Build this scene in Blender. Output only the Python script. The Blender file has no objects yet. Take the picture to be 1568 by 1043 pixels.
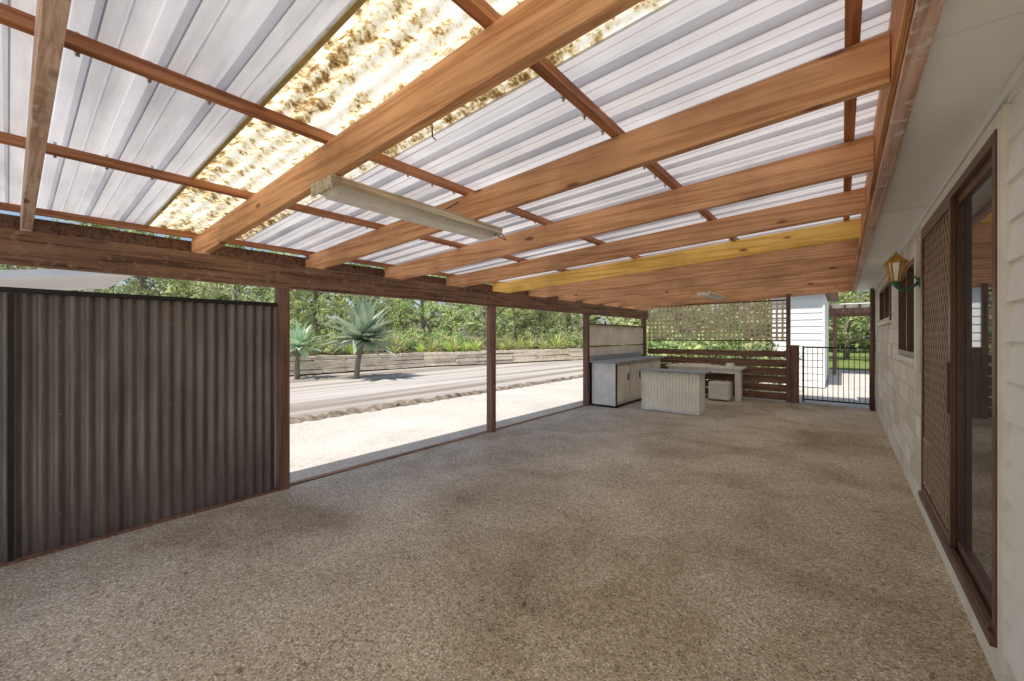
import bpy, math, random
import numpy as np
from mathutils import Vector, Matrix
random.seed(7); np.random.seed(7)
S=bpy.context.scene
S.view_settings.view_transform='Standard'; S.view_settings.look='None'; S.view_settings.exposure=0
COL=S.collection

# ---------------------------------------------------------------- materials
class N:
    def __init__(s,name):
        s.m=bpy.data.materials.new(name); s.m.use_nodes=True; s.t=s.m.node_tree; s.t.nodes.clear()
        s.out=s.n('ShaderNodeOutputMaterial')
    def n(s,typ,ins=None,**kw):
        x=s.t.nodes.new(typ)
        for k,v in kw.items(): setattr(x,k,v)
        for k,v in (ins or {}).items(): s.set(x,k,v)
        return x
    def set(s,x,k,v):
        i=x.inputs[k]
        if isinstance(v,bpy.types.NodeSocket): s.t.links.new(v,i)
        elif isinstance(v,bpy.types.Node): s.t.links.new(v.outputs[0],i)
        else:
            if isinstance(v,tuple) and len(v)==3 and i.type=='RGBA': v=v+(1,)
            i.default_value=v
    def coord(s,scale=(1,1,1),out='Object'):
        c=s.n('ShaderNodeTexCoord'); m=s.n('ShaderNodeMapping',{'Vector':c.outputs[out],'Scale':scale}); return m.outputs[0]
    def noise(s,vec,scale=1,detail=4,rough=.6,dist=0):
        return s.n('ShaderNodeTexNoise',{'Vector':vec,'Scale':scale,'Detail':detail,'Roughness':rough,'Distortion':dist}).outputs[0]
    def ramp(s,fac,stops,interp='LINEAR'):
        r=s.n('ShaderNodeValToRGB',{'Fac':fac}); cr=r.color_ramp; cr.interpolation=interp
        while len(cr.elements)<len(stops): cr.elements.new(.5)
        for e,(p,c) in zip(cr.elements,stops):
            e.position=p; e.color=(c,c,c,1) if not isinstance(c,tuple) else c+(1,)
        return r.outputs[0]
    def mix(s,f,a,b,mode='MIX'):
        x=s.n('ShaderNodeMix',data_type='RGBA',blend_type=mode)
        s.set(x,0,f); 
        for idx,v in ((6,a),(7,b)):
            if isinstance(v,bpy.types.NodeSocket): s.t.links.new(v,x.inputs[idx])
            else: x.inputs[idx].default_value=(v+(1,)) if len(v)==3 else v
        return x.outputs[2]
    def math(s,op,a,b=0.0):
        x=s.n('ShaderNodeMath',operation=op); s.set(x,0,a); s.set(x,1,b); return x.outputs[0]
    def bump(s,h,strength=.3,dist=.01):
        return s.n('ShaderNodeBump',{'Height':h,'Strength':strength,'Distance':dist}).outputs[0]
    def bsdf(s,color,rough=.7,metal=0.,normal=None,spec=.4,**kw):
        d={'Base Color':color,'Roughness':rough,'Metallic':metal,'Specular IOR Level':spec}
        if normal is not None: d['Normal']=normal
        d.update(kw)
        b=s.n('ShaderNodeBsdfPrincipled',d); return b
    def done(s,b):
        s.t.links.new(b.outputs[0],s.out.inputs[0]); return s.m

def wood(name,c1,c2,axis,rough=.65,rnd=.25,knots=True,stain=None):
    n=N(name)
    sc=[34,34,34]; sc[axis]=1.1
    v=n.coord(tuple(sc)); oi=n.n('ShaderNodeObjectInfo')
    off=n.n('ShaderNodeVectorMath',{0:v},operation='ADD'); 
    comb=n.n('ShaderNodeCombineXYZ',{0:n.math('MULTIPLY',oi.outputs['Random'],37.),1:n.math('MULTIPLY',oi.outputs['Random'],91.),2:n.math('MULTIPLY',oi.outputs['Random'],53.)})
    n.set(off,1,comb)
    g=n.noise(off.outputs[0],1,5,.68,.5)
    col=n.ramp(g,[(.28,tuple(c*.8 for c in c2)),(.40,c2),(.54,c1),(.72,tuple(min(1,c*1.12) for c in c1))])
    big=n.noise(n.coord(),1.6,3,.6)
    col=n.mix(.8,col,n.ramp(big,[(.3,(.68,.66,.65)),(.5,(.97,.97,.97)),(.68,(1.12,1.12,1.1))]),'MULTIPLY')
    if knots:
        ks=[7,7,7]; ks[axis]=2.6
        k=n.n('ShaderNodeTexVoronoi',{'Vector':n.coord(tuple(ks)),'Scale':1.0})
        gate=n.math('GREATER_THAN',n.n('ShaderNodeSeparateColor',{0:k.outputs['Color']}).outputs[0],.72)
        kn=n.math('MULTIPLY',n.ramp(k.outputs['Distance'],[(.09,.9),(.17,0.)]),gate)
        col=n.mix(kn,col,(c2[0]*.35,c2[1]*.3,c2[2]*.3))
    if stain:
        st=n.noise(n.coord((6,6,6)),2.2,5,.7)
        col=n.mix(n.ramp(st,[(.54,0.),(.66,.8)]),col,stain)
    hv=n.n('ShaderNodeHueSaturation',{'Color':col,'Value':n.math('ADD',1-rnd/2,n.math('MULTIPLY',oi.outputs['Random'],rnd))})
    return n.done(n.bsdf(hv.outputs[0],rough,normal=n.bump(g,.4,.003),spec=.25))

def plain(name,c,rough=.6,metal=0.,var=.25,scale=4.,bump=.1,spec=.4):
    n=N(name); v=n.coord()
    a=n.noise(v,scale,5,.65)
    col=n.mix(1.,c,n.ramp(a,[(.3,1-var),(.7,1+var*.3)]),'MULTIPLY')
    return n.done(n.bsdf(col,rough,metal,n.bump(a,bump,.003),spec))

OR1=(.76,.42,.22); OR2=(.55,.26,.12)
m_raf=wood('rafter_timber',OR1,OR2,0)
m_rafy=wood('new_yellow_timber',(.90,.58,.16),(.72,.40,.09),0)
m_rafw=wood('weathered_rafter_timber',(.64,.48,.40),(.42,.27,.19),0,stain=(.66,.6,.55))
m_pur=wood('purlin_timber',(.52,.24,.12),(.32,.12,.055),1)
m_fas=wood('fascia_timber',(.76,.52,.43),(.56,.33,.24),1,stain=(.86,.82,.79))
m_led=wood('ledger_timber',(.68,.34,.15),(.44,.18,.07),1)
m_beam=wood('dark_beam_timber',(.29,.17,.11),(.12,.065,.04),1,stain=(.36,.26,.19))
m_post=wood('post_timber',(.26,.15,.12),(.14,.075,.06),2,rough=.5,knots=False)
m_brx=wood('brown_board_timber',(.26,.15,.10),(.12,.065,.045),0)
m_sleeper=wood('sleeper_timber',(.88,.79,.65),(.60,.50,.38),1,rough=.9)
m_bark=wood('bark',(.34,.29,.24),(.16,.13,.10),2,rough=.95,knots=False)

def floor_mat(name,tint,dark,light,sc=95,stains=True,con=1.):
    n=N(name); v=n.coord()
    vo=n.n('ShaderNodeTexVoronoi',{'Vector':v,'Scale':sc}); 
    sep=n.n('ShaderNodeSeparateColor',{0:vo.outputs['Color']})
    peb=n.ramp(sep.outputs[0],[(0.,dark),(.26,tint),(.75,tuple(min(1,c*1.15) for c in tint)),(.95,light)])
    peb=n.mix(n.ramp(vo.outputs['Distance'],[(.35,0.),(.75,.5*con)]),peb,tuple(c*.6 for c in tint))
    m2=n.noise(v,sc*.22,3,.85)
    peb=n.mix(.9*con,peb,n.ramp(m2,[(.27,.62),(.5,1.),(.72,1.25)]),'MULTIPLY')
    b=n.noise(v,.75,6,.66,.4)
    if stains:
        peb=n.mix(1.,peb,n.ramp(b,[(.32,(.60,.54,.46)),(.45,(.84,.79,.72)),(.53,(.98,.96,.93)),(.66,(1.16,1.16,1.16))]),'MULTIPLY')
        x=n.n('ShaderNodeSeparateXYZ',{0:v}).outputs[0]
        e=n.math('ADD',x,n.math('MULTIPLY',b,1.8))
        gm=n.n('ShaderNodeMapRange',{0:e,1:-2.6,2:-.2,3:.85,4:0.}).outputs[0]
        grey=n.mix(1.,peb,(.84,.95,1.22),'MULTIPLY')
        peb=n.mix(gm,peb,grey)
        sp=n.noise(v,6.5,2,.5)
        peb=n.mix(n.ramp(sp,[(.755,0.),(.785,.6)]),peb,(.85,.83,.78))
    else:
        peb=n.mix(1.,peb,n.ramp(b,[(.3,.82),(.65,1.05)]),'MULTIPLY')
    return n.done(n.bsdf(peb,.8,normal=n.bump(vo.outputs['Distance'],.6*con,-.004),spec=.3))
m_floor=floor_mat('pebble_concrete',(.61,.51,.355),(.24,.18,.12),(.90,.84,.74),112)
m_yard=floor_mat('pale_pebble_concrete',(.60,.56,.51),(.45,.41,.36),(.72,.69,.64),85,False,.5)

def asphalt():
    n=N('driveway_asphalt'); v=n.coord()
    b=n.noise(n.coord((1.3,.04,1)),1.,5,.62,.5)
    c=n.ramp(b,[(.33,(.20,.165,.14)),(.46,(.34,.30,.265)),(.55,(.50,.465,.425)),(.68,(.60,.56,.52))])  # darker stripes paint shadow bands into the asphalt; paler ones are tyre bands
    g=n.noise(v,70,2)
    c=n.mix(.7,c,n.ramp(g,[(.3,.75),(.7,1.15)]),'MULTIPLY')
    return n.done(n.bsdf(c,.9,normal=n.bump(g,.4,.005)))
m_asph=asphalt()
def lawn():
    n=N('lawn_grass'); v=n.coord()
    a=n.noise(v,.6,5,.7); b=n.noise(v,35,3,.7)
    c=n.ramp(a,[(.3,(.12,.18,.04)),(.6,(.22,.28,.07)),(.8,(.34,.32,.15))])
    c=n.mix(.8,c,n.ramp(b,[(.3,.5),(.7,1.3)]),'MULTIPLY')
    return n.done(n.bsdf(c,.9,normal=n.bump(b,1.,.03)))
m_lawn=lawn()
m_mulch=plain('garden_mulch',(.24,.19,.12),.95,0,.6,9,.8)

def translucent_roofmetal():
    n=N('aged_ribbed_translucent_roofing')
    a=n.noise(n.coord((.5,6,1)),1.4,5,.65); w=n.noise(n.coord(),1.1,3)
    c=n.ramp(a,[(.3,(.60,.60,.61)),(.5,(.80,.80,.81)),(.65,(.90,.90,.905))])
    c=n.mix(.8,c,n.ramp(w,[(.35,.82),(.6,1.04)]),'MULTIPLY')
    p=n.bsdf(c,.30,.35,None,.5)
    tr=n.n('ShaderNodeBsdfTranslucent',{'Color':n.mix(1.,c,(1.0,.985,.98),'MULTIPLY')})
    mx=n.n('ShaderNodeMixShader',{0:.36}); n.t.links.new(p.outputs[0],mx.inputs[1]); n.t.links.new(tr.outputs[0],mx.inputs[2])  # translucency added to the steel sheets so they glow and brighten the patio
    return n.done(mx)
m_roof=translucent_roofmetal()
def fibreglass():
    n=N('stained_fibreglass'); v=n.coord(); 
    a=n.noise(v,17,7,.78,.15); b=n.noise(n.coord((.8,2.2,1)),2.0,3,.6)
    s=n.math('ADD',n.math('MULTIPLY',a,.72),n.math('MULTIPLY',b,.36))
    c=n.ramp(s,[(.43,(.14,.07,.025)),(.485,(.42,.26,.10)),(.515,(.74,.60,.32)),(.55,(.90,.83,.60)),(.61,(.96,.94,.84))])
    d=n.bsdf(c,.45)
    tr=n.n('ShaderNodeBsdfTranslucent',{'Color':c})
    mx=n.n('ShaderNodeMixShader',{0:.70}); n.t.links.new(d.outputs[0],mx.inputs[1]); n.t.links.new(tr.outputs[0],mx.inputs[2])
    return n.done(mx)
m_fib=fibreglass()
m_zinc=plain('zinc_bracket',(.6,.6,.6),.4,.7)
def darkcorr():
    n=N('dark_brown_corrugated_steel')
    a=n.noise(n.coord((10,10,.9)),1,5,.7); b=n.noise(n.coord(),1.6,3)
    c=n.ramp(a,[(.3,(.12,.108,.105)),(.5,(.19,.17,.165)),(.72,(.27,.245,.235))])
    c=n.mix(n.ramp(n.noise(n.coord((7,7,1.6)),1.3,4,.7),[(.56,0.),(.72,.35)]),c,(.2,.11,.07))
    c=n.mix(.6,c,n.ramp(b,[(.3,.75),(.7,1.2)]),'MULTIPLY')
    return n.done(n.bsdf(c,.33,.35,None,.6))
m_dcorr=darkcorr()
m_silver=plain('silver_corrugated_steel',(.84,.86,.88),.4,.15,.2,5)
m_cream=plain('cream_corrugated_steel',(.93,.91,.80),.5,.0,.12,4)
m_white=plain('white_paint',(.90,.90,.89),.55,0,.10,3)
m_soff=plain('soffit_paint',(.94,.935,.92),.6,0,.08,2)
m_creamp=plain('cream_paint',(.90,.87,.79),.6,0,.15,4)
m_ply=wood('cream_plywood',(.90,.83,.70),(.82,.74,.6),2,knots=False)
m_bench=plain('grey_benchtop',(.34,.36,.40),.4,0,.3,5)
m_black=plain('black_metal',(.03,.03,.032),.45,.3,.2)
m_brown=plain('bronze_aluminium',(.17,.095,.07),.35,.3,.25)
m_mesh=plain('tan_screen_metal',(.50,.35,.26),.5,.1,.25)
m_flywire=plain('screen_backing',(.10,.065,.05),.6,0,.3)
m_kerb=plain('rough_concrete_edge',(.30,.25,.20),.95,0,.7,7,.8)
m_sill=wood('threshold_timber',(.34,.22,.14),(.16,.09,.055),1)
m_gut=plain('gutter_brown',(.16,.12,.10),.5,0,.2)
m_brass=plain('brass',(.65,.38,.08),.35,.8,.3,20)
m_green=plain('verdigris_metal',(.05,.22,.12),.45,.5,.4,20)
def blocks():
    n=N('painted_block_wall')
    c=n.n('ShaderNodeTexCoord'); sp=n.n('ShaderNodeSeparateXYZ',{0:c.outputs['Object']})
    cb=n.n('ShaderNodeCombineXYZ',{0:sp.outputs[1],1:sp.outputs[2],2:0.})
    b=n.n('ShaderNodeTexBrick',{'Vector':cb,'Scale':1.,'Brick Width':.4,'Row Height':.2,'Mortar Size':.007,'Mortar Smooth':.4,'Color1':(.94,.91,.85,1),'Color2':(.72,.64,.54,1),'Mortar':(.62,.57,.51,1)})
    nz=n.noise(n.coord(),9,5,.7)
    col=n.mix(.8,b.outputs[0],n.ramp(nz,[(.3,.80),(.65,1.05)]),'MULTIPLY')
    h=n.math('ADD',n.math('MULTIPLY',b.outputs['Fac'],-1.),n.math('MULTIPLY',nz,.5))
    return n.done(n.bsdf(col,.75,normal=n.bump(h,.5,.01)))
m_block=blocks()
def glass(name,c=(.05,.055,.06)):
    n=N(name)
    return n.done(n.bsdf(c,.02,0,None,1.0,**{'IOR':1.9}))
m_glass=glass('window_glass')
m_lamp=plain('old_diffuser',(.95,.92,.85),.5,0,.2,7)
def leafm(name,c1,c2,tr=.35):
    n=N(name); g=n.n('ShaderNodeNewGeometry'); 
    r=g.outputs['Random Per Island']
    c=n.mix(r,c1,c2)
    oi=n.n('ShaderNodeObjectInfo')
    hv=n.n('ShaderNodeHueSaturation',{'Color':c,'Hue':n.math('ADD',.482,n.math('MULTIPLY',oi.outputs['Random'],.04)),'Saturation':n.math('ADD',.8,n.math('MULTIPLY',oi.outputs['Random'],.2)),'Value':n.math('ADD',.85,n.math('MULTIPLY',oi.outputs['Random'],.5))})
    if not tr:
        return n.done(n.bsdf(hv.outputs[0],.5,spec=.4))
    p=n.bsdf(hv.outputs[0],.45,spec=.5); t=n.n('ShaderNodeBsdfTranslucent',{'Color':hv.outputs[0]})
    mx=n.n('ShaderNodeMixShader',{0:tr}); n.t.links.new(p.outputs[0],mx.inputs[1]); n.t.links.new(t.outputs[0],mx.inputs[2])
    return n.done(mx)
m_leafA=leafm('leaf_bright',(.46,.54,.16),(.66,.69,.32),.4)
m_leafB=leafm('leaf_mid',(.24,.35,.11),(.42,.50,.20),.35)
m_leafC=leafm('leaf_dark',(.12,.19,.07),(.24,.30,.12),0)
m_agave=leafm('agave_leaf',(.34,.48,.32),(.50,.62,.42),.2)
m_strap=leafm('strap_leaf',(.34,.45,.10),(.64,.66,.20),.35)
m_dry=leafm('dry_leaf',(.16,.09,.04),(.42,.30,.15),0)

# ---------------------------------------------------------------- geometry helpers
def empty(name,loc=(0,0,0)):
    e=bpy.data.objects.new(name,None); COL.objects.link(e); e.location=loc; e.empty_display_size=.2; return e
def add(name,V,F,mat,parent=None,smooth=False,bevel=0,mats=None,midx=None):
    me=bpy.data.meshes.new(name); me.from_pydata(V if isinstance(V,list) else V.tolist(),[],F if isinstance(F,list) else F.tolist()); me.update()
    for m in (mats or [mat]): me.materials.append(m)
    if midx is not None: me.polygons.foreach_set('material_index',midx)
    if smooth: me.polygons.foreach_set('use_smooth',[True]*len(me.polygons))
    o=bpy.data.objects.new(name,me); COL.objects.link(o)
    if parent: o.parent=parent
    if bevel:
        b=o.modifiers.new('b','BEVEL'); b.width=bevel; b.segments=2; b.limit_method='ANGLE'
    return o
class MB:
    def __init__(s): s.V=[]; s.F=[]
    def pts8(s,p):
        k=len(s.V); s.V+=p
        s.F+=[(k,k+3,k+2,k+1),(k+4,k+5,k+6,k+7),(k,k+1,k+5,k+4),(k+1,k+2,k+6,k+5),(k+2,k+3,k+7,k+6),(k+3,k,k+4,k+7)]
        return s
    def box(s,x0,x1,y0,y1,z0,z1,sl=0.,xr=0.):
        f=lambda x:(x-xr)*sl
        return s.pts8([(x0,y0,z0+f(x0)),(x1,y0,z0+f(x1)),(x1,y1,z0+f(x1)),(x0,y1,z0+f(x0)),(x0,y0,z1+f(x0)),(x1,y0,z1+f(x1)),(x1,y1,z1+f(x1)),(x0,y1,z1+f(x0))])
    def bar(s,a,b,w,t,nrm):
        a=Vector(a);b=Vector(b);d=(b-a).normalized();nn=Vector(nrm).normalized();u=d.cross(nn)*w/2;nn=nn*t/2
        return s.pts8([tuple(q) for q in (a-u-nn,a+u-nn,a+u+nn,a-u+nn,b-u-nn,b+u-nn,b+u+nn,b-u+nn)])
    def tube(s,pts,rad,seg=8):
        k=len(s.V); n=len(pts)
        for i,p in enumerate(pts):
            p=Vector(p); d=(Vector(pts[min(i+1,n-1)])-Vector(pts[max(i-1,0)])).normalized()
            u=d.orthogonal().normalized() if i==0 else (u-d*u.dot(d)).normalized()
            w=d.cross(u); r=rad[i] if isinstance(rad,(list,tuple)) else rad
            for j in range(seg):
                a=2*math.pi*j/seg; s.V.append(tuple(p+u*math.cos(a)*r+w*math.sin(a)*r))
        for i in range(n-1):
            for j in range(seg):
                s.F.append((k+i*seg+j,k+i*seg+(j+1)%seg,k+(i+1)*seg+(j+1)%seg,k+(i+1)*seg+j))
        s.F.append(tuple(k+j for j in range(seg))[::-1]); s.F.append(tuple(k+(n-1)*seg+j for j in range(seg)))
        return s
    def obj(s,name,mat,parent=None,bevel=0,smooth=False): return add(name,s.V,s.F,mat,parent,smooth,bevel)
def corr(name,p0,p1,z0,z1,pitch,amp,mat,parent,nrm,ztop1=None,sub=8):
    """vertical-ribbed corrugated sheet between plan points p0,p1"""
    p0=Vector(p0);p1=Vector(p1);L=(p1-p0).length;n=int(L/pitch*sub);V=[];F=[];nn=Vector(nrm)
    for i in range(n+1):
        t=i/n; q=p0.lerp(p1,t)+nn*amp*math.sin(2*math.pi*t*L/pitch)
        zt=z1 if ztop1 is None else z1+(ztop1-z1)*t
        V+=[(q.x,q.y,z0),(q.x,q.y,zt)]
        if i<n: F.append((2*i,2*i+2,2*i+3,2*i+1))
    return add(name,V,F,mat,parent,smooth=True)

# ---------------------------------------------------------------- ground
def sheet(name,x0,x1,y0,y1,z,mat,th=None,sub=None):
    return add(name,[(x0,y0,z),(x1,y0,z),(x1,y1,z),(x0,y1,z)],[(0,1,2,3)],mat)
sheet('ground',-250,250,-250,250,-.06,m_lawn)
MB().box(-4.29,.52,-6,11.3,-.12,0).obj('concrete_patio_floor',m_floor)
MB().box(-7.45,-4.36,-9,19,-.15,-.02).obj('concrete_yard_pavement',m_yard)
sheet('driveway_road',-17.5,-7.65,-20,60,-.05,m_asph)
MB().box(-4.2,6,11.35,24,-.15,-.03).obj('concrete_path',m_yard)
V=[];F=[];k=260
for i in range(k+1):
    y=-8+i*.105; r=lambda a:random.uniform(-a,a)
    V+=[(-7.74+r(.08),y,-.05),(-7.66+r(.05),y,.04+r(.035)),(-7.5+r(.05),y,.05+r(.035)),(-7.40+r(.08),y,-.03)]
    if i<k:
        b=4*i
        for j in range(3): F.append((b+j,b+j+1,b+j+5,b+j+4))
add('driveway_kerb',V,F,m_kerb)
MB().box(-4.36,-4.29,1.75,11.2,-.1,.015).obj('timber_floor_edging',m_sill,bevel=.003)

# ---------------------------------------------------------------- carport / patio
pat=empty('timber_patio_cover')
SL=.055; XR=-4.24
ZB=2.22
rY=[-1.95,-.93,.08,1.09,2.12,3.14,4.2,5.26,6.3,7.34,8.38,9.42,10.46,11.28]
for i,y in enumerate(rY):
    m=m_raf
    if abs(y-5.26)<.01: m=m_rafy
    if y<.5: m=m_rafw
    j=random.uniform(-.006,.006)
    MB().box(-4.68+j,.14,y-.024,y+.024,ZB+j,ZB+.195,SL,XR).obj('rafter',m,pat,bevel=.003)
for x in (-4.62,-3.27,-2.14,-.97,.03):
    z=ZB+.197+(x-XR)*SL
    MB().box(x-.024,x+.024,-2.1,11.4,z,z+.048).obj('purlin',m_pur,pat,bevel=.002)
MB().box(.143,.163,-2.1,11.4,2.47,2.75).obj('ledger_board',m_led,pat,bevel=.002)
MB().box(.165,.225,-2.1,11.4,2.445,2.60).obj('fascia_beam',m_fas,pat,bevel=.004)
MB().box(-4.29,-4.24,-2.1,11.3,1.97,2.205).obj('side_beam',m_beam,pat,bevel=.003)
g0=MB(); g0.box(-4.86,-4.855,-2.2,11.5,2.27,2.385).box(-4.855,-4.76,-2.2,11.5,2.27,2.275).box(-4.76,-4.755,-2.2,11.5,2.27,2.37).obj('gutter',m_gut,pat)
MB().box(-4.712,-4.69,-2.15,11.45,2.25,2.382).obj('eaves_board',m_brx,pat,bevel=.002)
for y in (-1.4,1.70,4.78,7.86,11.15):
    if y>5 or y<0: MB().box(-4.355,-4.295,y-.05,y+.05,-.03,2.21).box(-4.292,-4.245,y-.05,y+.05,-.03,1.968).obj('post',m_post,pat,bevel=.003)
    else: MB().box(-4.345,-4.293,y-.05,y+.05,-.03,2.21).box(-4.292,-4.235,y-.05,y+.05,-.03,1.968).obj('post',m_post,pat,bevel=.003)
def roofing(name,y0,y1,mat,lift=0,wavy=False):
    P=[];y=y0
    if wavy:
        n=int((y1-y0)/.01)
        for i in range(n+1):
            yy=y0+(y1-y0)*i/n; P.append((yy,.012+.012*math.sin(2*math.pi*yy/.1)))
    else:
        while y<y1-.01:
            P+=[(y,0),(y+.055,0),(y+.06,.006),(y+.065,0),(y+.125,0),(y+.139,.036),(y+.186,.036)]; y+=.2
        P=[q for q in P if q[0]<y1-.002]
        P.append((y1,0))
    V=[];F=[]
    xs=[-4.80,-3.4,-2.2,-1,.14]
    for x in xs:
        z=ZB+.197+.05+(x-XR)*SL+lift
        V+=[(x,a,z+b) for a,b in P]
    m=len(P)
    for j in range(len(xs)-1):
        for i in range(m-1): F.append((j*m+i,j*m+i+1,(j+1)*m+i+1,(j+1)*m+i))
    return add(name,V,F,mat,pat,smooth=wavy)
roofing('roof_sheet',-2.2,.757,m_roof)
roofing('skylight_sheet',.745,1.475,m_fib,.006,True)
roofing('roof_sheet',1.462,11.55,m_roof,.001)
m_lip=plain('yellowed_sheet_edge',(.55,.42,.14),.5,0,.4,6)
za=ZB+.243+(-4.8-XR)*SL; zb_=ZB+.243+(.14-XR)*SL
b=MB(); b.pts8([(-4.8,.735,za-.006),(.14,.735,zb_-.006),(.14,.755,zb_-.006),(-4.8,.755,za-.006),(-4.8,.735,za+.002),(.14,.735,zb_+.002),(.14,.755,zb_+.002),(-4.8,.755,za+.002)]); b.obj('skylight_edge',m_lip,pat)
b=MB()
for x in (-3.27,-2.14,-.97):
    z=ZB+.246+(x-XR)*SL
    y=-2.2
    while y<11.3:
        yy=y+.16+(.062 if y>1.3 else 0)
        if not(.7<yy<1.5):
            b.box(x-.045,x-.026,yy-.012,yy+.012,z-.03,z+.002); b.tube([(x-.037,yy,z-.055),(x-.037,yy,z+.03)],.007,6); b.tube([(x-.037,yy,z-.04),(x-.037,yy,z-.03)],.013,6)
        y+=.2
b.obj('fixing_clips',m_zinc,pat)
# side wall of plywood panels between third post and corner
b=MB()
b.box(-4.32,-4.30,7.92,11.1,1.30,1.74); b.box(-4.32,-4.30,7.92,11.1,1.0,1.255)
b.obj('plywood_wall_panel',m_ply,pat)
b=MB(); b.box(-4.298,-4.255,7.912,11.09,1.745,1.78).box(-4.298,-4.285,7.912,11.09,1.262,1.292)
b.obj('wall_panel_battens',m_brx,pat,bevel=.002)
MB().box(-4.33,-4.31,7.92,11.1,-.02,.98).obj('lower_wall_sheet',m_dcorr,pat)
# far end wall
fw=empty('timber_end_wall'); Y=11.2
b=MB()
b.box(-4.2,-1.0,Y-.03,Y+.02,1.02,1.16)
z=.03
for kx in range(5):
    b.box(-4.2,-1.0,Y,Y+.03,z,z+.165); z+=.19
b.obj('horizontal_boards',m_brx,fw,bevel=.003)
MB().box(-1.0,-.92,Y-.05,Y+.05,-.03,2.5).box(-.915,-.76,Y-.07,Y+.06,-.03,1.3).obj('end_post',m_post,fw,bevel=.004)
m_lat=wood('lattice_timber',(.90,.84,.62),(.74,.66,.45),2,knots=False)
b=MB(); b.box(-4.2,-1.0,Y-.02,Y+.02,2.31,2.345).box(-4.2,-1.0,Y-.02,Y+.02,1.38,1.41)
b.obj('lattice_frame',m_brx,fw,bevel=.002)
b=MB(); x=-4.15
while x<-1.0: b.box(x-.022,x+.022,Y-.012,Y-.006,1.41,2.31); x+=.11
z=1.47
while z<2.3: b.box(-4.2,-1.0,Y-.004,Y+.002,z-.022,z+.022); z+=.11
b.obj('lattice_slats',m_lat,fw)

# ---------------------------------------------------------------- dark corrugated screen
sc=empty('corrugated_metal_fence')
corr('sheet',(-4.30,-2.0,0),(-4.30,1.64,0),.0,1.775,.076,.013,m_dcorr,sc,(1,0,0),1.80)
MB().box(-4.33,-4.27,-2.,1.645,1.79,1.825).obj('top_rail',m_black,sc,bevel=.003)
MB().box(-4.284,-4.268,.0,.025,0,1.78).obj('joint_post',m_black,sc)
MB().box(-4.36,-4.25,-2.,1.645,-.03,.012).obj('bottom_rail',m_post,sc,bevel=.003)
b=MB()
for z in (.25,.95,1.6):
    y=-1.9
    while y<1.6: b.tube([(-4.292,y+.005,z),(-4.283,y+.005,z)],.004,6); y+=.304
b.obj('screws',m_zinc,sc)

# ---------------------------------------------------------------- house
h=empty('house')
X=.52
def wallpiece(y0,y1,z0,z1,mat,name='wall'):
    MB().box(X,X+.12,y0,y1,z0,z1).obj(name,mat,h)
D0,D1,DZ0,DZ1=2.56,4.56,.27,2.33
wallpiece(4.64,5.05,.0,2.47,m_block); wallpiece(5.05,6.5,.0,1.30,m_block); wallpiece(5.05,6.5,2.22,2.47,m_block)
wallpiece(6.5,7.6,.0,2.47,m_block); wallpiece(7.6,9.6,.0,1.72,m_block); wallpiece(7.6,9.6,2.3,2.47,m_block); wallpiece(9.6,11.15,0,2.47,m_block)
wallpiece(-4,4.64,-.02,DZ0-.047,m_creamp,'footing'); wallpiece(D0-.08,4.64,DZ1+.09,2.47,m_white)
b=MB(); z=.24
while z<2.46:
    z1=min(z+.16,2.468)
    b.pts8([(X-.022,-4,z),(X+.02,-4,z),(X+.02,D0-.10,z),(X-.022,D0-.10,z),(X-.004,-4,z1),(X+.02,-4,z1),(X+.02,D0-.10,z1),(X-.004,D0-.10,z1)]); z+=.155
b.obj('weatherboards',m_white,h)
MB().box(.64,8,-4,-3.9,-.05,2.47).box(.64,8,11.03,11.15,-.05,2.47).box(7.9,8,-3.9,11.03,-.05,2.47).obj('outer_walls',m_white,h)
MB().box(.228,.64,-4,11.6,2.472,2.485).obj('soffit',m_soff,h)
b=MB()
for y in (-.5,1.9,4.3,6.7,9.1): b.box(.23,.49,y-.012,y+.012,2.466,2.4715)
b.obj('soffit_joiners',m_white,h)
MB().box(.49,.517,-4,11.15,2.43,2.470).obj('soffit_trim',m_white,h,bevel=.003)
m_tile=plain('roof_tile',(.2,.12,.09),.8,0,.4)
add('roof',[(.20,-4.4,2.77),(.20,11.9,2.77),(4.3,11.9,4.3),(4.3,-4.4,4.3),(8.4,-4.4,2.77),(8.4,11.9,2.77),(.23,-4.4,2.5),(.23,11.9,2.5),(8.4,-4.4,2.5),(8.4,11.9,2.5)],[(0,1,2,3),(3,2,5,4),(0,6,7,1),(4,5,9,8),(1,7,9,5,2),(0,3,4,8,6)],m_tile,h)
# sliding door
b=MB(); 
b.box(X-.03,X+.02,D0-.10,D0-.02,DZ0-.1,DZ1+.08).box(X-.03,X+.02,D1+.02,D1+.08,DZ0-.04,DZ1+.08).box(X-.03,X+.02,D0-.02,D1+.02,DZ1+.02,DZ1+.08)
b.obj('door_architrave',m_creamp,h,bevel=.004)
b=MB()
b.box(X-.035,X+.03,D0-.018,D0+.03,DZ0,DZ1+.018).box(X-.035,X+.03,D1-.03,D1+.018,DZ0,DZ1+.018).box(X-.035,X+.03,D0+.03,D1-.03,DZ1-.03,DZ1+.018).box(X-.05,X+.03,D0-.018,D1+.018,DZ0-.045,DZ0-.001).box(X-.045,X-.02,D0+.03,D1-.03,DZ0-.001,DZ0+.015)
b.obj('door_frame',m_brown,h,bevel=.002)
DM=3.45
b=MB()
def fr(b,x0,x1,y0,y1,z0,z1,w):
    b.box(x0,x1,y0,y0+w,z0,z1).box(x0,x1,y1-w,y1,z0,z1).box(x0,x1,y0+w,y1-w,z0,z0+w).box(x0,x1,y0+w,y1-w,z1-w,z1)
fr(b,X-.01,X+.02,D0+.032,DM+.02,DZ0+.016,DZ1-.032,.05)
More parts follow.
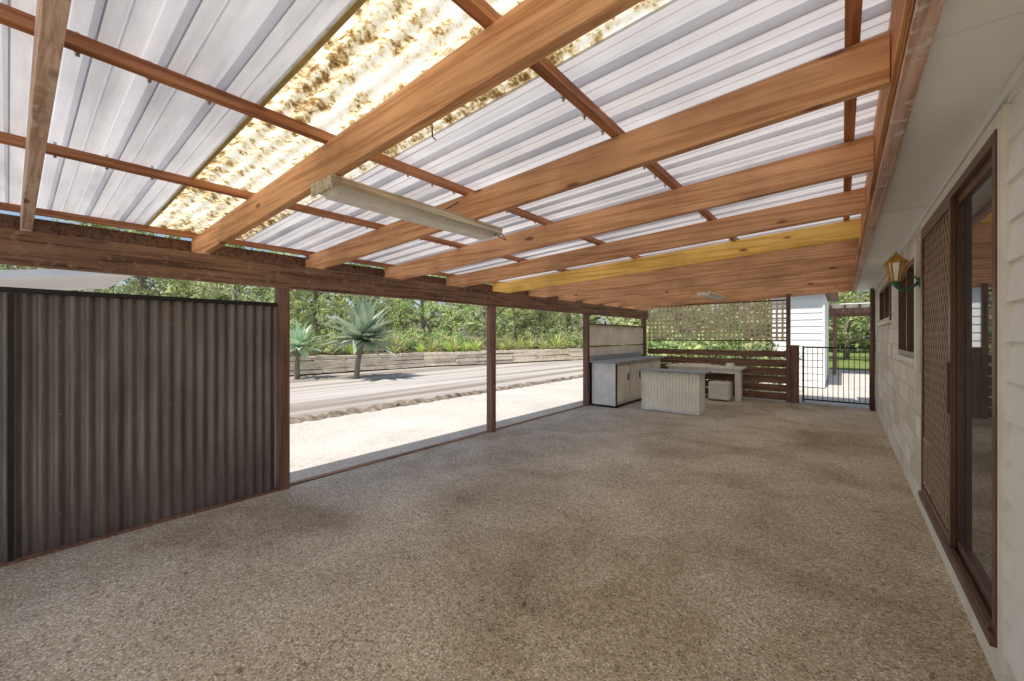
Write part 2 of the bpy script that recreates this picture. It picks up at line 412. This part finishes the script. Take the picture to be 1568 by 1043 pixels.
b.obj('glass_door_leaf',m_brown,h,bevel=.002)
MB().box(X+.005,X+.011,D0+.08,DM-.03,DZ0+.06,DZ1-.08).obj('door_glass',m_glass,h)
MB().box(X+.0,X+.006,DM+.022,D1-.03,DZ0,DZ1-.03).obj('fly_mesh',m_flywire,h)
b=MB(); fr(b,X-.038,X-.012,DM-.03,D1-.032,DZ0+.016,DZ1-.032,.045); b.box(X-.05,X-.039,DM-.015,DM+.005,1.05,1.35)
b.obj('security_screen_leaf',m_brown,h,bevel=.002)
b=MB(); fr(b,X-.034,X-.018,4.15,D1-.09,.36,.72,.02); b.obj('pet_door_frame',m_mesh,h)
# diamond grille
b=MB(); y0,y1,z0,z1=DM+.015,D1-.077,DZ0+.06,DZ1-.077
p=.085; sl=1.45
for sgn in (1,-1):
    c=-3.5
    while c<3.5:
        ym=(y0+y1)/2; zc=(z0+z1)/2
        ya,yb=y0,y1; za=zc+sgn*sl*(ya-ym)+c; zb=zc+sgn*sl*(yb-ym)+c
        t0,t1=0.,1.
        dz=zb-za
        ta=(z0-za)/dz; tb=(z1-za)/dz
        lo,hi=min(ta,tb),max(ta,tb); t0=max(t0,lo); t1=min(t1,hi)
        if t1-t0>.01:
            b.bar((X-.025,ya+(yb-ya)*t0,za+dz*t0),(X-.025,ya+(yb-ya)*t1,za+dz*t1),.012,.003+.002*sgn,(1,0,0))
        c+=p*sl
b.obj('diamond_grille',m_mesh,h)
# windows
for (a,c,z0,z1) in ((5.05,6.5,1.30,2.22),(7.6,9.6,1.72,2.30)):
    b=MB(); fr(b,X-.02,X+.05,a+.002,c-.002,z0+.002,z1-.002,.05); b.box(X-.012,X+.04,(a+c)/2-.02,(a+c)/2+.02,z0+.05,z1-.05); b.obj('window_frame',m_brown,h,bevel=.002)
    MB().box(X+.015,X+.02,a+.05,c-.05,z0+.05,z1-.05).obj('window_glass',m_glass,h)
    MB().box(X-.05,X+.0,a-.04,c+.04,z0-.04,z0-.001).obj('window_sill',m_creamp,h,bevel=.003)
MB().box(X-.03,X-.001,4.93,5.03,1.2,2.30).obj('window_trim',m_creamp,h,bevel=.003)
MB().tube([(.47,10.95,2.46),(.47,10.95,.0)],.04,12).obj('downpipe',m_post,h,smooth=True)

# wall lantern
wl=empty('wall_lantern')
lx,ly,lz=.36,4.86,2.06
b=MB(); b.tube([(X-.001,ly,lz-.1),(X-.02,ly,lz-.1)],[.05,.04],12); 
b.tube([(X-.02,ly,lz-.1),(.46,ly,lz-.15),(.40,ly,lz-.17),(lx,ly,lz-.13)],[.01]*4,8); b.tube([(X-.02,ly,lz-.08),(.45,ly,lz-.02),(.43,ly,lz-.07)],[.007]*3,8)
b.tube([(lx,ly,lz-.13),(lx,ly,lz-.09)],[.012,.035],6)
b.obj('bracket',m_green,wl,smooth=True)
b=MB(); b.tube([(lx,ly,lz-.085),(lx,ly,lz-.08)],[.042,.045],6); b.tube([(lx,ly,lz+.075),(lx,ly,lz+.085),(lx,ly,lz+.12),(lx,ly,lz+.15),(lx,ly,lz+.17)],[.085,.085,.045,.018,.008],6)
for i in range(6):
    a=math.pi/3*i; b.tube([(lx+.042*math.cos(a),ly+.042*math.sin(a),lz-.08),(lx+.078*math.cos(a),ly+.078*math.sin(a),lz+.075)],.005,5)
b.obj('lantern_frame',m_brass,wl)
m_amb=glass('lantern_glass',(.4,.25,.06))
MB().tube([(lx,ly,lz-.078),(lx,ly,lz+.073)],[.036,.07],6).obj('lantern_glass',m_amb,wl)

# fluorescent lights
m_rim=wood('weathered_lamp_timber',(.86,.79,.64),(.56,.45,.31),1)
def lamp(x,y0,y1,z,tilt=0):
    e=empty('fluorescent_light')
    w0,w1=.085,.10
    b=MB(); b.box(x-w1,x+w1,y0,y1,z-.018,z)
    b.obj('back_plate',m_creamp,e,bevel=.002)
    b=MB()
    b.pts8([(x-w0+.02,y0+.05,z-.07),(x+w0-.02,y0+.05,z-.07),(x+w0-.02,y1-.05,z-.07),(x-w0+.02,y1-.05,z-.07),(x-w0,y0+.015,z-.019),(x+w0,y0+.015,z-.019),(x+w0,y1-.015,z-.019),(x-w0,y1-.015,z-.019)])
    b.obj('diffuser',m_lamp,e,bevel=.004)
    b=MB(); b.box(x-w1-.012,x-w1-.001,y0,y1,z-.035,z+.012).box(x+w1+.001,x+w1+.012,y0,y1,z-.035,z+.012).box(x-w1-.012,x+w1+.012,y0-.013,y0-.001,z-.06,z+.005).box(x-w1-.012,x+w1+.012,y1+.001,y1+.013,z-.045,z+.012)
    b.obj('timber_rim',m_rim,e,bevel=.002)
    return e
lamp(-2.16,1.06,2.40,ZB+(-2.16-XR)*SL-.006)
lamp(-2.05,8.3,9.5,ZB+(-2.05-XR)*SL-.006)
b=MB()
z0=ZB+(-2.2-XR)*SL
b.tube([(-2.2,2.09,z0+.16),(-2.32,2.07,z0+.12),(-2.3,2.08,z0+.02),(-2.2,2.2,z0-.02),(-2.12,2.38,z0-.03),(-2.05,2.46,z0-.08),(-2.1,2.44,z0-.0)],.004,6)
b.tube([(-1.35,1.125,z0+.10),(-1.35,1.13,z0+.05),(-1.36,1.14,z0+.02),(-1.34,1.14,z0-.0)],.003,6)
b.obj('electrical_cable',m_black)

# ---------------------------------------------------------------- benches
c1=empty('kitchen_cabinet')
corr('end_panel',(-4.2,7.93,0),(-3.66,7.93,0),.05,.93,.05,.006,m_silver,c1,(0,1,0))
b=MB(); b.box(-4.2,-3.66,7.95,10.6,.06,.93); b.obj('carcass',m_ply,c1)
b=MB()
for i in range(4):
    y=7.99+i*.65; b.box(-3.655,-3.635,y,y+.62,.12,.88)
b.obj('doors',m_ply,c1,bevel=.003)
b=MB()
for i in range(4):
    y=7.99+i*.65; b.box(-3.634,-3.615,y+.5,y+.53,.55,.7)
b.box(-3.658,-3.640,7.93,7.965,.04,.93).box(-4.2,-3.66,7.96,10.5,.0,.058); b.obj('handles',m_black,c1)
MB().box(-4.22,-3.58,7.86,10.66,.935,.975).obj('benchtop',m_bench,c1,bevel=.004)
MB().box(-4.22,-4.19,7.86,10.66,.977,1.08).obj('splashback',m_bench,c1,bevel=.003)
c2=empty('island_bench')
corr('front_panel',(-3.17,8.15,0),(-2.1,8.15,0),.06,.79,.06,.010,m_cream,c2,(0,1,0))
corr('side_panel',(-2.09,8.16,0),(-2.09,8.55,0),.06,.79,.06,.008,m_cream,c2,(1,0,0))
MB().box(-3.16,-2.11,8.17,8.55,.0,.79).obj('carcass',m_ply,c2)
MB().box(-3.19,-2.07,8.12,8.14,.03,.06).box(-3.185,-3.165,8.13,8.16,.06,.79).box(-2.10,-2.08,8.13,8.155,.06,.79).obj('edge_trim',m_silver,c2)
MB().box(-3.3,-1.98,8.08,8.62,.795,.825).obj('benchtop',m_bench,c2,bevel=.004)
c3=empty('work_table')
MB().box(-3.5,-1.78,10.55,11.1,.73,.77).obj('tabletop',m_creamp,c3,bevel=.004)
MB().box(-3.45,-1.85,10.58,10.6,.63,.728).box(-3.4,-3.33,10.6,10.67,0,.728).box(-1.94,-1.82,10.6,10.67,0,.728).box(-1.93,-1.86,11.0,11.07,0,.728).box(-3.4,-3.33,11.0,11.07,0,.728).obj('legs',m_creamp,c3,bevel=.003)
b=MB(); b.box(-3.3,-2.3,10.7,10.85,.772,.80).box(-3.1,-2.5,10.72,10.82,.801,.825).box(-2.15,-2.0,10.7,10.9,.772,.86)
b.obj('stacked_timber_offcuts',m_ply,None,bevel=.002)
c4=empty('small_white_cupboard')
MB().box(-2.45,-2.02,10.35,10.8,.03,.43).obj('body',m_creamp,c4,bevel=.006)
MB().box(-2.44,-2.03,10.33,10.348,.05,.41).box(-2.25,-2.2,10.315,10.329,.33,.35).obj('door',m_creamp,c4,bevel=.004)

# ---------------------------------------------------------------- gate
g=empty('metal_pool_gate'); Y=11.2
b=MB(); b.box(-.70,-.665,Y-.02,Y+.02,.03,1.28).box(.43,.465,Y-.02,Y+.02,.0,1.3).box(-.665,.43,Y-.015,Y+.015,1.24,1.27).box(-.665,.43,Y-.015,Y+.015,.08,.11)
b.obj('frame',m_black,g,bevel=.002)
b=MB(); x=-.6
while x<.42: b.tube([(x,Y,.11),(x,Y,1.24)],.006,8); x+=.088
b.obj('bars',m_black,g,smooth=True)

# ---------------------------------------------------------------- neighbouring buildings
nb=empty('white_outbuilding')
b=MB(); z=0
while z<2.7: b.pts8([(-1.7,14.98,z),(-.42,14.98,z),(-.42,15.1,z),(-1.7,15.1,z),(-1.7,15.0,z+.2),(-.42,15.0,z+.2),(-.42,15.1,z+.2),(-1.7,15.1,z+.2)]); z+=.2
b.box(-1.7,-.42,15.1,20,0,2.79); b.obj('cladding',m_white,nb)
b=MB(); b.box(-.45,-.40,14.95,15.0,0,2.8); b.obj('corner_trim',m_white,nb)
add('roof',[(-1.9,14.7,2.85),(-.1,14.7,2.85),(-.1,20.3,2.85),(-1.9,20.3,2.85),(-1.,14.7,3.3),(-1.,20.3,3.3)],[(0,1,4),(1,2,5,4),(2,3,5),(3,0,4,5),(0,3,2,1)],m_tile,nb)
pg=empty('timber_pergola')
b=MB()
for x in (-.3,2.6): 
    for y in (20.6,24): b.box(x,x+.1,y,y+.1,-.05,2.6)
b.box(-.5,3,20.55,20.6,2.4,2.6).box(-.5,3,24.1,24.15,2.4,2.6)
for i in range(8): b.box(-.4+i*.45,-.35+i*.45,20.3,24.4,2.6,2.72)
b.obj('frame',m_post,pg)
MB().box(-.6,3.2,20.2,24.5,2.73,2.76).obj('roof_sheet',m_white,pg)
ca=empty('white_carport')
b=MB()
b.pts8([(-11,-4,1.55),(-8,-4,1.55),(-8,1.2,2.42),(-11,1.2,2.42),(-11,-4,1.72),(-8,-4,1.72),(-8,1.2,2.50),(-11,1.2,2.50)])
b.obj('roof',m_white,ca)
MB().box(-10.8,-10.7,.9,1.0,-.05,2.36).box(-10.8,-10.7,-3.,-2.9,-.05,1.7).box(-8.3,-8.2,-3.,-2.9,-.05,1.7).box(-8.3,-8.2,-1,-.9,-.05,2.03).obj('posts',m_white,ca)

# ---------------------------------------------------------------- retaining wall + garden
rw=empty('timber_retaining_wall')
line=[(-17.2,-6),(-16.9,2),(-16.4,9),(-16.2,13),(-14.6,18),(-13.2,24),(-12.6,34)]
b=MB()
for (ax,ay),(bx,by) in zip(line[:-1],line[1:]):
    L=math.hypot(bx-ax,by-ay); nx,ny=(by-ay)/L,-(bx-ax)/L
    for r in range(4):
        t=0.
        while t<1-1e-4:
            t1=min(1.,t+random.uniform(1.6,3.4)/L)
            if 1-t1<.12: t1=1.
            j=random.uniform(-.035,.035); zz=.08+r*.18
            b.bar((ax+(bx-ax)*(t+.001)+nx*j,ay+(by-ay)*(t+.001)+ny*j,zz+random.uniform(-.02,.02)),(ax+(bx-ax)*(t1-.002)+nx*j,ay+(by-ay)*(t1-.002)+ny*j,zz+random.uniform(-.02,.02)),random.uniform(.145,.175),.1,(nx,ny,0))
            t=t1
b.obj('sleepers',m_sleeper,rw,bevel=.012)
V=[(x-.05,y,.6) for x,y in line]+[(x-22,y,1.5) for x,y in line]; n=len(line)
add('garden_bed',V,[(i,i+1,n+i+1,n+i) for i in range(n-1)],m_mulch)

# ---------------------------------------------------------------- vegetation
def leafcloud(name,clumps,per,ls,seed,spread=.3,flat=.7):
    rng=np.random.default_rng(seed); V=[];mi=[]
    C=np.array(clumps); k=len(C)
    ctr=np.repeat(C[:,:3],per,0); r=np.repeat(C[:,3],per)[:,None]
    d=rng.normal(size=(k*per,3)); d/=np.linalg.norm(d,axis=1)[:,None]
    rad=rng.uniform(.35,1.0,(k*per,1))**.6
    P=ctr+d*rad*r*np.array([1,1,flat])
    nrm=d*.6+rng.normal(size=P.shape)*.6+np.array([0,0,.5]); nrm/=np.linalg.norm(nrm,axis=1)[:,None]
    t=np.cross(nrm,rng.normal(size=P.shape)); t/=np.linalg.norm(t,axis=1)[:,None]; u=np.cross(nrm,t)
    s=(ls*rng.uniform(.6,1.3,(k*per,1)))
    a=P-t*s; c=P+t*s; bb=P+u*s*.42+nrm*s*.1; dd=P-u*s*.42+nrm*s*.1
    V=np.stack([a,bb,c,dd],1).reshape(-1,3); F=np.arange(len(V)).reshape(-1,4)
    cm=rng.choice([0,0,1,2],k); m=np.repeat(cm,per); fl=rng.random(k*per)<.2; m=np.where(fl,rng.integers(0,3,k*per),m)
    me=bpy.data.meshes.new(name); me.from_pydata(V.tolist(),[],F.tolist()); me.update()
    for x in (m_leafA,m_leafB,m_leafC): me.materials.append(x)
    me.polygons.foreach_set('material_index',m.astype(np.int32)); return me
def tree_data(seed,H=7.,R=2.6):
    rng=random.Random(seed); b=MB(); cl=[]
    tp=[(0,0,0)]; x=y=0
    for i in range(1,7):
        x+=rng.uniform(-.15,.15); y+=rng.uniform(-.15,.15); tp.append((x,y,H*.8*i/6))
    b.tube(tp,[.16*(1-i/8) for i in range(7)],8)
    for i in range(16):
        k=rng.uniform(.15,1)*6; i0=min(5,int(k)); p=Vector(tp[i0]).lerp(Vector(tp[i0+1]),k-i0)
        a=rng.uniform(0,6.28); L=R*rng.uniform(.5,1)*(1.1-.5*k/6); 
        q=p+Vector((math.cos(a)*L,math.sin(a)*L,rng.uniform(.3,1.2))); mid=p.lerp(q,.5)+Vector((0,0,.25))
        b.tube([p,mid,q],[.06,.04,.015],6)
        for j in range(5):
            c=q+Vector((rng.gauss(0,.5),rng.gauss(0,.5),rng.gauss(0,.4))); cl.append((c.x,c.y,c.z,rng.uniform(.28,.6)))
    me=bpy.data.meshes.new('trunk'); me.from_pydata(b.V,[],b.F); me.update(); me.materials.append(m_bark)
    return me,leafcloud('crown',cl,60,.10,seed)
def shrub_data(seed,H=1.6,R=1.1):
    rng=random.Random(seed); cl=[]; b=MB()
    for i in range(30):
        a=rng.uniform(0,6.28); rr=R*math.sqrt(rng.random()); z=H*(.15+.8*rng.random()*(1-.4*rr/R)); cl.append((rr*math.cos(a),rr*math.sin(a),z,rng.uniform(.18,.38)))
        if i<12: b.tube([(0,0,0),(rr*math.cos(a)*.6,rr*math.sin(a)*.6,z*.6),(rr*math.cos(a),rr*math.sin(a),z)],[.025,.018,.006],5)
    me=bpy.data.meshes.new('stems'); me.from_pydata(b.V,[],b.F); me.update(); me.materials.append(m_bark)
    return me,leafcloud('foliage',cl,65,.065,seed+50)
TD=[tree_data(s) for s in (1,2,3)]
SD=[shrub_data(s) for s in (11,12,13)]
def place(kind,data,x,y,z,s,names):
    e=empty(kind,(x,y,z)); e.rotation_euler=(0,0,random.uniform(0,6.28)); e.scale=(s*random.uniform(.9,1.1),s*random.uniform(.9,1.1),s)
    for nme,me in zip(names,data):
        o=bpy.data.objects.new(nme,me); COL.objects.link(o); o.parent=e
def wallx(y):
    for (ax,ay),(bx,by) in zip(line[:-1],line[1:]):
        if ay<=y<=by: return ax+(bx-ax)*(y-ay)/(by-ay)
    return line[-1][0]
random.seed(21)
for y in np.arange(-3,33,3.2):
    yy=y+random.uniform(-.8,.8)
    place('garden_tree',random.choice(TD),wallx(max(-6,yy))-random.uniform(4.5,6.5),yy,.6,random.uniform(.6,.95),('trunk','crown'))
for y in np.arange(-4,34,4.2):
    yy=y+random.uniform(-.8,.8)
    place('garden_tree',random.choice(TD),wallx(max(-6,yy))-random.uniform(10,13),yy,.9,random.uniform(.9,1.3),('trunk','crown'))
for y in np.arange(-3,33,1.35):
    yy=y+random.uniform(-.5,.5)
    place('shrub',random.choice(SD),wallx(max(-6,yy))-random.uniform(1.3,3.4),yy,.6,random.uniform(.7,1.25),('stems','foliage'))
for (x,y,s) in ((-4.6,14.2,1.5),(-5.6,13.6,1.0),(-3.6,13.6,1.4),(-2.5,13.9,1.3),(-5.5,15.5,1.6),(-2.3,13.2,1.1),(-5.6,17.5,1.8)):
    place('shrub',random.choice(SD),x,y,-.05,s,('stems','foliage'))
for (x,y,s) in ((-6,20,1.1),(-9,24,1.2),(-4,25,1.1),(2.2,33,1.),(.2,36,1.2),(4.5,38,1.3),(-3,33,1.2),(7,34,1.2)):
    place('garden_tree',random.choice(TD),x,y,-.06,s,('trunk','crown'))
rng=np.random.default_rng(5); cl=[]
for i in range(700):
    a=rng.uniform(-1.75,.5); R=rng.uniform(46,58); zz=rng.uniform(0,1)**1.1*(7.5+2.5*math.sin(a*9)+2*math.sin(a*23)); cl.append((R*math.sin(a),R*math.cos(a),zz,rng.uniform(1.,2.2)))
me=leafcloud('tree_belt',cl,50,.45,77); o=bpy.data.objects.new('distant_tree_belt',me); COL.objects.link(o)

def rosette(name,x,y,z0,zc,nl,L,w,mat,seed,lean=(0,0),emax=85,emin=-20,trunk=True):
    rng=random.Random(seed); e=empty(name,(x,y,z0)); H=zc-z0
    if trunk:
        MB().tube([(0,0,-.1),(lean[0]*.3,lean[1]*.3,H*.45),(lean[0],lean[1],H)],[.11,.09,.08],8).obj('stem',m_bark,e)
    V=[];F=[]
    for i in range(nl):
        az=i*2.39996+rng.uniform(-.2,.2); el=math.radians(emin+(emax-emin)*((i+.5)/nl)+rng.uniform(-8,8)); ll=L*rng.uniform(.75,1.1)
        d=Vector((math.cos(az),math.sin(az),0)); sd=Vector((-math.sin(az),math.cos(az),0)); p=Vector((lean[0],lean[1],H)); k=len(V); ns=6
        for s in range(ns+1):
            t=s/ns; e2=el-.35*t*t; ww=w*(.55+1.5*t*(1-t)*1.4)*(1 if t<.55 else max(0,(1-t)/.45)**.8)
            up=Vector((0,0,1))*math.cos(e2)-d*math.sin(e2)
            V+=[tuple(p-sd*ww/2+up*ww*.18),tuple(p),tuple(p+sd*ww/2+up*ww*.18)]
            p=p+(d*math.cos(e2)+Vector((0,0,1))*math.sin(e2))*ll/ns
        for s in range(ns):
            q=k+3*s; F+=[(q,q+1,q+4,q+3),(q+1,q+2,q+5,q+4)]
    add('leaves',V,F,mat,e,smooth=True)
rosette('agave_plant',-13.8,8.0,-.05,1.35,80,1.65,.30,m_agave,3,(.1,.2))
rosette('agave_plant',-15.4,6.6,.0,1.1,40,1.05,.2,m_agave,4,(-.1,.1))
rosette('agave_plant',-17.3,6.2,.6,1.7,45,1.5,.24,m_agave,5)
rosette('agave_plant',-16.9,4.2,.6,1.3,45,1.1,.2,m_agave,8)
for i,y in enumerate(np.arange(9.8,31,.8)):
    yy=y+random.uniform(-.35,.35)
    rosette('strap_leaf_plant',wallx(yy)-.3-random.uniform(0,1.0),yy,.6,.65,26,random.uniform(.5,1.3),.08,m_strap,100+i,emin=25,emax=88,trunk=False)

# debris
rng=random.Random(9); V=[];F=[]
for i in range(300):
    x=rng.uniform(-4.2,.45); y=rng.uniform(.2,11) if i<150 else rng.uniform(9,11.1); a=rng.uniform(0,6.28); s=rng.uniform(.008,.026); z=.004
    if i>=150: x=rng.uniform(-3.2,-.8)
    c,sn=math.cos(a),math.sin(a); k=len(V)
    V+=[(x-c*s,y-sn*s,z),(x-sn*s*.35,y+c*s*.35,z+rng.uniform(.001,.008)),(x+c*s,y+sn*s,z+.002),(x+sn*s*.35,y-c*s*.35,z+rng.uniform(.001,.008))]; F.append((k,k+1,k+2,k+3))
add('fallen_leaves',V,F,m_dry)

# ---------------------------------------------------------------- light + camera
az=math.radians(183); el=math.radians(61)
W=bpy.data.worlds.new('World'); S.world=W; W.use_nodes=True; nt=W.node_tree
sky=nt.nodes.new('ShaderNodeTexSky'); sky.sky_type='NISHITA'; sky.sun_disc=False; sky.sun_elevation=el; sky.sun_rotation=az; sky.dust_density=2.
bg=nt.nodes['Background']; bg.inputs[1].default_value=.15; nt.links.new(sky.outputs[0],bg.inputs[0])
L=bpy.data.lights.new('sun','SUN'); L.energy=5.; L.angle=math.radians(.5); L.color=(1,.95,.87)
lo=bpy.data.objects.new('sun',L); COL.objects.link(lo)
v=Vector((math.sin(az)*math.cos(el),math.cos(az)*math.cos(el),math.sin(el))); lo.rotation_euler=v.to_track_quat('Z','Y').to_euler(); lo.location=(0,0,30)
cam=bpy.data.cameras.new('camera'); co=bpy.data.objects.new('camera',cam); COL.objects.link(co); S.camera=co
cam.sensor_width=36; cam.lens=36*625/1568; cam.shift_y=-6.5/1568; cam.clip_start=.02; cam.clip_end=600
co.location=(0,0,1.5); co.rotation_euler=(math.pi/2,0,math.radians(39.0))
